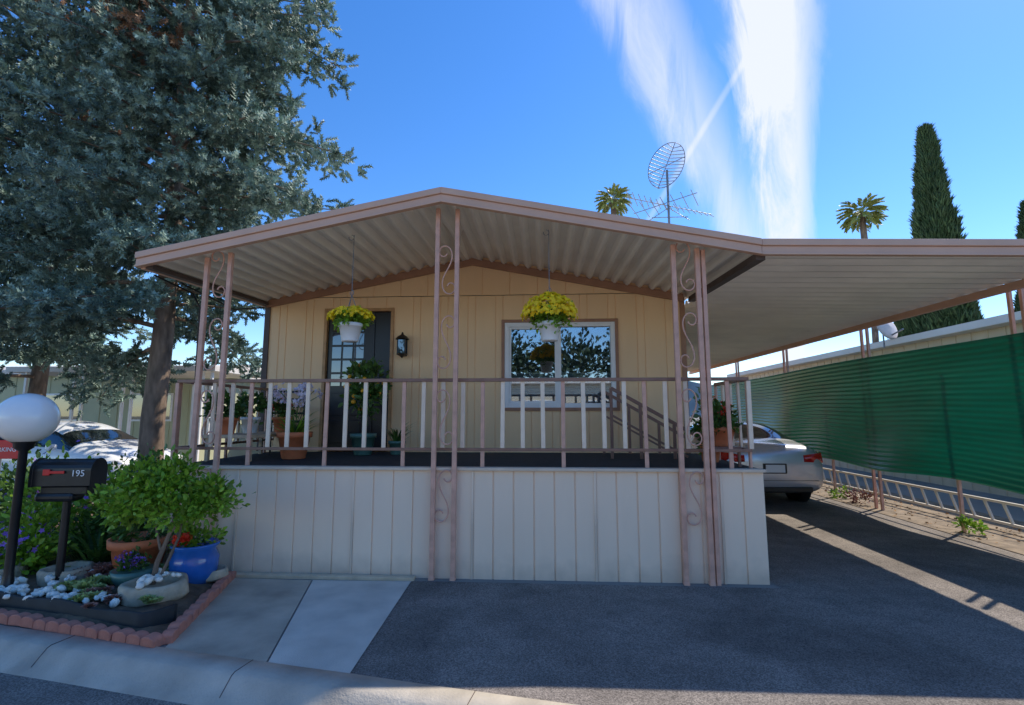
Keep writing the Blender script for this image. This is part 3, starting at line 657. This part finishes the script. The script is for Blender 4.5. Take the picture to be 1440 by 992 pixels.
# ------------------------------------------------------------ cypress, palms
def cypress(x,y,h,r,nm='cypress_tree',n=9000):
    g=grp(nm,(x,y,0)); t=R.random(n)**.8; z=.6+t*(h-.6); az=R.uniform(0,6.283,n)
    rad=r*np.minimum(1,(1-t)**.7*1.2)*(1+.16*np.sin(az*3+z*1.3)+.12*np.sin(az*5-z*2.1))*R.uniform(.72,1.05,n)+.03
    p=np.stack([rad*np.cos(az),rad*np.sin(az),z],1); D=np.stack([np.cos(az)*.3,np.sin(az)*.3,np.ones(n)],1)+R.normal(size=(n,3))*.18
    cv=[];cf=[]
    for i in range(5):
        a=i*1.257; b=len(cv); cv+=[(-.04*math.sin(a),.04*math.cos(a),.1*i%.3),(.04*math.sin(a),-.04*math.cos(a),.1*i%.3),(.09*math.cos(a),.09*math.sin(a),.42)]; cf.append((b,b+1,b+2))
    scatter('foliage',cv,cf,p,basis(D,R.uniform(.6,1.1,n)),m_cyp,g)
    lathe('core',[(r*.6,.5),(r*.7,h*.3),(r*.4,h*.65),(.03,h*.9)],m_cyp,g,n=12); curves('trunk',[[(0,0,0),(0,0,h*.8)]],.18,m_bark,g)
cypress(15.7,20,13.0,.92); cypress(16.6,20.6,7.6,1.1); cypress(15.2,21,6.2,1.1); cypress(20.3,21,10.2,.9)
def palm(x,y,h,s):
    g=grp('palm_tree',(x,y,0)); curves('trunk',[[(0,0,0),(.2,0,h*.5),(0,0,h)]],.2,m_bark,g); P=[];D=[]
    rib=[]
    for i in range(40):
        az=i*2.4; el=1.25-1.7*(i/40); pts=[]
        for k in range(13):
            u=k/12; e=el-u*.9; pts.append(pts[-1]+np.array([math.cos(az)*math.cos(e),math.sin(az)*math.cos(e),math.sin(e)])*s/12 if pts else np.array([0,0,h]))
        rib.append([tuple(q) for q in pts])
        for k in range(5,13):
            for sd in(-1,1):
                dd=pts[k]-pts[k-1]; dd/=np.linalg.norm(dd); P.append(pts[k]); D.append(dd*.9+np.array([-math.sin(az),math.cos(az),-.25])*sd*.7)
    P=np.array(P); scatter('fronds',LV,LF,P,basis(np.array(D),np.full(len(P),s*.34))*np.array([.6,1,1]),m_palm,g); curves('ribs',rib,.02,m_palm,g,res=0)
palm(5.3,35,17.1,1.15); palm(22.6,35,15.7,1.3)
# ------------------------------------------------------------ neighbour homes
def nhome(x0,x1,y0,y1,h,wm,face,nm='neighbor_home'):
    g=grp(nm); box('walls',x0,x1,y0,y1,0,h,wm,g)
    box('fascia',x0-.35,x1+.35,y0-.35,y1+.35,h,h+.16,m_roofw,g,.01); 
    cx=(x0+x1)/2
    if (x1-x0)<(y1-y0): prism_xz('roof',[(x0-.34,h+.165),(cx,h+.55),(x1+.34,h+.165)],y0-.34,y1+.34,m_roofw,g)
    else:
        o=prism_xz('roof',[(y0-.34,h+.165),((y0+y1)/2,h+.55),(y1+.34,h+.165)],x0-.34,x1+.34,m_roofw,g)
        for vv in o.data.vertices: vv.co=Vector((vv.co.y,vv.co.x,vv.co.z))
        o.data.flip_normals()
    if face=='-y':
        x=x0+1.2
        while x<x1-1.8: box('window_frame',x,x+1.4,y0-.03,y0,1.4,2.3,m_white,g); box('window',x+.06,x+1.34,y0-.035,y0-.0,1.46,2.24,m_glass,g); x+=3.1
        x=x0
        while x<x1: box('panel_rib',x,x+.03,y0-.015,y0,0,h,wm,g); x+=.6
    if face=='-x':
        y=y0+1.2
        while y<y1-1.8: box('window_frame',x0-.03,x0,y,y+1.4,1.6,2.5,m_white,g); box('window',x0-.035,x0,y+.06,y+1.34,1.66,2.44,m_glass,g); y+=3.1
        y=y0
        while y<y1: box('panel_rib',x0-.015,x0,y,y+.03,0,h,wm,g); y+=.4
    if face=='+y':
        x=x0+1.2
        while x<x1-1.8: box('window_frame',x,x+1.6,y1,y1+.03,1.3,2.4,m_white,g); box('window',x+.06,x+1.54,y1,y1+.035,1.36,2.34,m_glass,g); x+=3.4
    return g
nhome(9.2,14,3.5,24,3.35,m_cream,'-x')
nhome(-30,-11,15.5,20,2.9,m_olive,'-y'); nhome(-9.4,-6.2,19,32,3.0,m_cream,'-y')
nhome(-9,7,-19,-13,3.3,m_cream,'+y'); nhome(10,22,-22,-15,3.1,m_olive,'+y')
for i,(x,y,h,r) in enumerate([(-9,-24,5,3.2),(-3.5,-25,5.5,3.6),(2.5,-24,5.0,3.6),(8,-25,5.6,3.5)]):  # unseen trees added behind the camera to darken the window reflection
    g=grp('unseen_tree',(x,y,0)); curves('trunk',[[(0,0,0),(.1,0,h*.5),(0,0,h)]],.2,m_bark,g); leafball('leaves',(0,0,h),(r,r,2.2+.3*(i%3)),2200,.4,m_treed,g,.2,90)
g=grp('neighbor_carport')
box('roof',-14.5,-8.6,12.6,15.1,2.75,2.9,m_roofw,g,.01)
for x in(-14,-12.6,-11.2,-9.0):
    for dx in(0,.25): box('post',x+dx-.03,x+dx+.03,12.7,12.76,0,2.75,m_white,g)
sd=grp('satellite_dish',(8.75,13.0,0),.35)
d=lathe('dish',[(0,.09),(.14,.07),(.25,.035),(.33,0),(.335,.008),(.25,.045),(0,.1)],M('dish_grey',(.62,.55,.50),.5,.1,4),sd,(0,0,3.80),24); d.rotation_euler=(math.radians(72),0,0)
curves('arm',[[(0,.1,3.3),(0,.1,3.75),(0,0,3.8)],[(0,0,3.55),(0,-.4,3.7)]],.02,m_wire,sd)
g=grp('distant_tree_mass')
for x,y,z,r in[(18,45,2,4),(26,48,2,5),(-20,50,3,5),(-30,55,3,6),(36,50,3,6),(10,60,1.5,4)]:
    leafball('leaves',(x,y,z),(r,r*.6,r*.6),1200,.6,m_cyp,g,.15,60)
v=[];f=[];n=90
for i in range(n+1):
    a=-1.5+3.0*i/n; x=math.sin(a)*520; y=math.cos(a)*520; hgt=22+14*math.sin(a*4+1)+7*math.sin(a*11)+3*math.sin(a*29)
    v+=[(x,y,-2),(x*1.05,y*1.05,hgt)]
for i in range(n): f.append((2*i,2*i+2,2*i+3,2*i+1))
mob('hills',v,f,m_hill,None,True)
# ------------------------------------------------------------ world
W=bpy.data.worlds.new('World'); sc.world=W; W.use_nodes=True; nt=W.node_tree; L=nt.links
bg=nt.nodes['Background']; bg.inputs['Strength'].default_value=.24
sd_=Vector((.66,.5,1)).normalized(); elev=math.asin(sd_.z); azi=math.atan2(sd_.x,sd_.y)
sky=nd(nt,'ShaderNodeTexSky',sky_type='NISHITA'); sky.sun_disc=False; sky.sun_elevation=elev; sky.sun_rotation=azi; sky.ozone_density=2.6; sky.dust_density=.1; sky.air_density=.95
hs=nd(nt,'ShaderNodeHueSaturation'); hs.inputs['Saturation'].default_value=1.3; hs.inputs['Hue'].default_value=.507; L.new(sky.outputs[0],hs.inputs['Color'])
tc=nd(nt,'ShaderNodeTexCoord'); sx=nd(nt,'ShaderNodeSeparateXYZ'); L.new(tc.outputs['Generated'],sx.inputs[0])
def mt(op,a,b=None,c=None):
    n=nd(nt,'ShaderNodeMath',operation=op)
    for i,q in enumerate((a,b,c)):
        if q is None: continue
        if isinstance(q,(int,float)): n.inputs[i].default_value=q
        else: L.new(q,n.inputs[i])
    return n.outputs[0]
yy=mt('MAXIMUM',sx.outputs[1],.02); a_=mt('DIVIDE',sx.outputs[0],yy); e_=mt('DIVIDE',sx.outputs[2],yy)
cb=nd(nt,'ShaderNodeCombineXYZ'); L.new(mt('MULTIPLY',a_,14),cb.inputs[0]); L.new(mt('MULTIPLY',e_,3.2),cb.inputs[1])
nz=nd(nt,'ShaderNodeTexNoise'); nz.inputs['Scale'].default_value=1; nz.inputs['Detail'].default_value=9; nz.inputs['Roughness'].default_value=.65; nz.inputs['Distortion'].default_value=.6; L.new(cb.outputs[0],nz.inputs['Vector'])
wob=mt('MULTIPLY',mt('SUBTRACT',nz.outputs['Fac'],.5),.11)
def streak(a0,sl,e0,w0,w1,amp,soft=.15,wo=True):
    c=mt('ADD',mt('MULTIPLY',mt('SUBTRACT',e_,e0),sl),a0); hw=mt('MAXIMUM',mt('ADD',mt('MULTIPLY',mt('SUBTRACT',e_,.36),w1),w0),.004)
    d=mt('DIVIDE',mt('ABSOLUTE',mt('SUBTRACT',mt('ADD',a_,wob) if wo else a_,c)),hw)
    m=nd(nt,'ShaderNodeMapRange',interpolation_type='SMOOTHSTEP'); m.inputs[1].default_value=soft; m.inputs[2].default_value=1.15; m.inputs[3].default_value=amp; m.inputs[4].default_value=0
    L.new(d,m.inputs[0]); return m.outputs[0]
nr=nd(nt,'ShaderNodeMapRange'); nr.inputs[1].default_value=.3; nr.inputs[2].default_value=.6; nr.inputs[3].default_value=.42; nr.inputs[4].default_value=1; L.new(nz.outputs['Fac'],nr.inputs[0])
tot=mt('ADD',mt('MULTIPLY',mt('ADD',streak(.498,0,.36,.055,.12,1.15,.25),streak(.405,-.36,.364,.07,.09,.62)),nr.outputs[0]),streak(.52,.61,.886,.009,.004,.24,.15,False))
tot=mt('MULTIPLY',tot,mt('GREATER_THAN',sx.outputs[1],.03)); tot=mt('MINIMUM',tot,.92)
mx=nd(nt,'ShaderNodeMix',data_type='RGBA'); L.new(tot,mx.inputs[0]); L.new(hs.outputs[0],mx.inputs[6]); mx.inputs[7].default_value=(3.9,4.05,4.3,1)
L.new(mx.outputs[2],bg.inputs['Color'])
sl=bpy.data.lights.new('sun','SUN'); sl.energy=5; sl.angle=math.radians(.5); sl.color=(1,.93,.82)
so=bpy.data.objects.new('sun',sl); COL.objects.link(so); so.rotation_mode='QUATERNION'; so.rotation_quaternion=sd_.to_track_quat('Z','Y'); so.location=(20,20,40)
cd=bpy.data.cameras.new('camera'); cd.lens=17.5; cd.sensor_width=36; cd.clip_end=3000; cd.clip_start=.05
co=bpy.data.objects.new('camera',cd); COL.objects.link(co); co.location=(0,0,1.6); co.rotation_euler=(math.radians(97.16),0,math.radians(3.4))
sc.camera=co
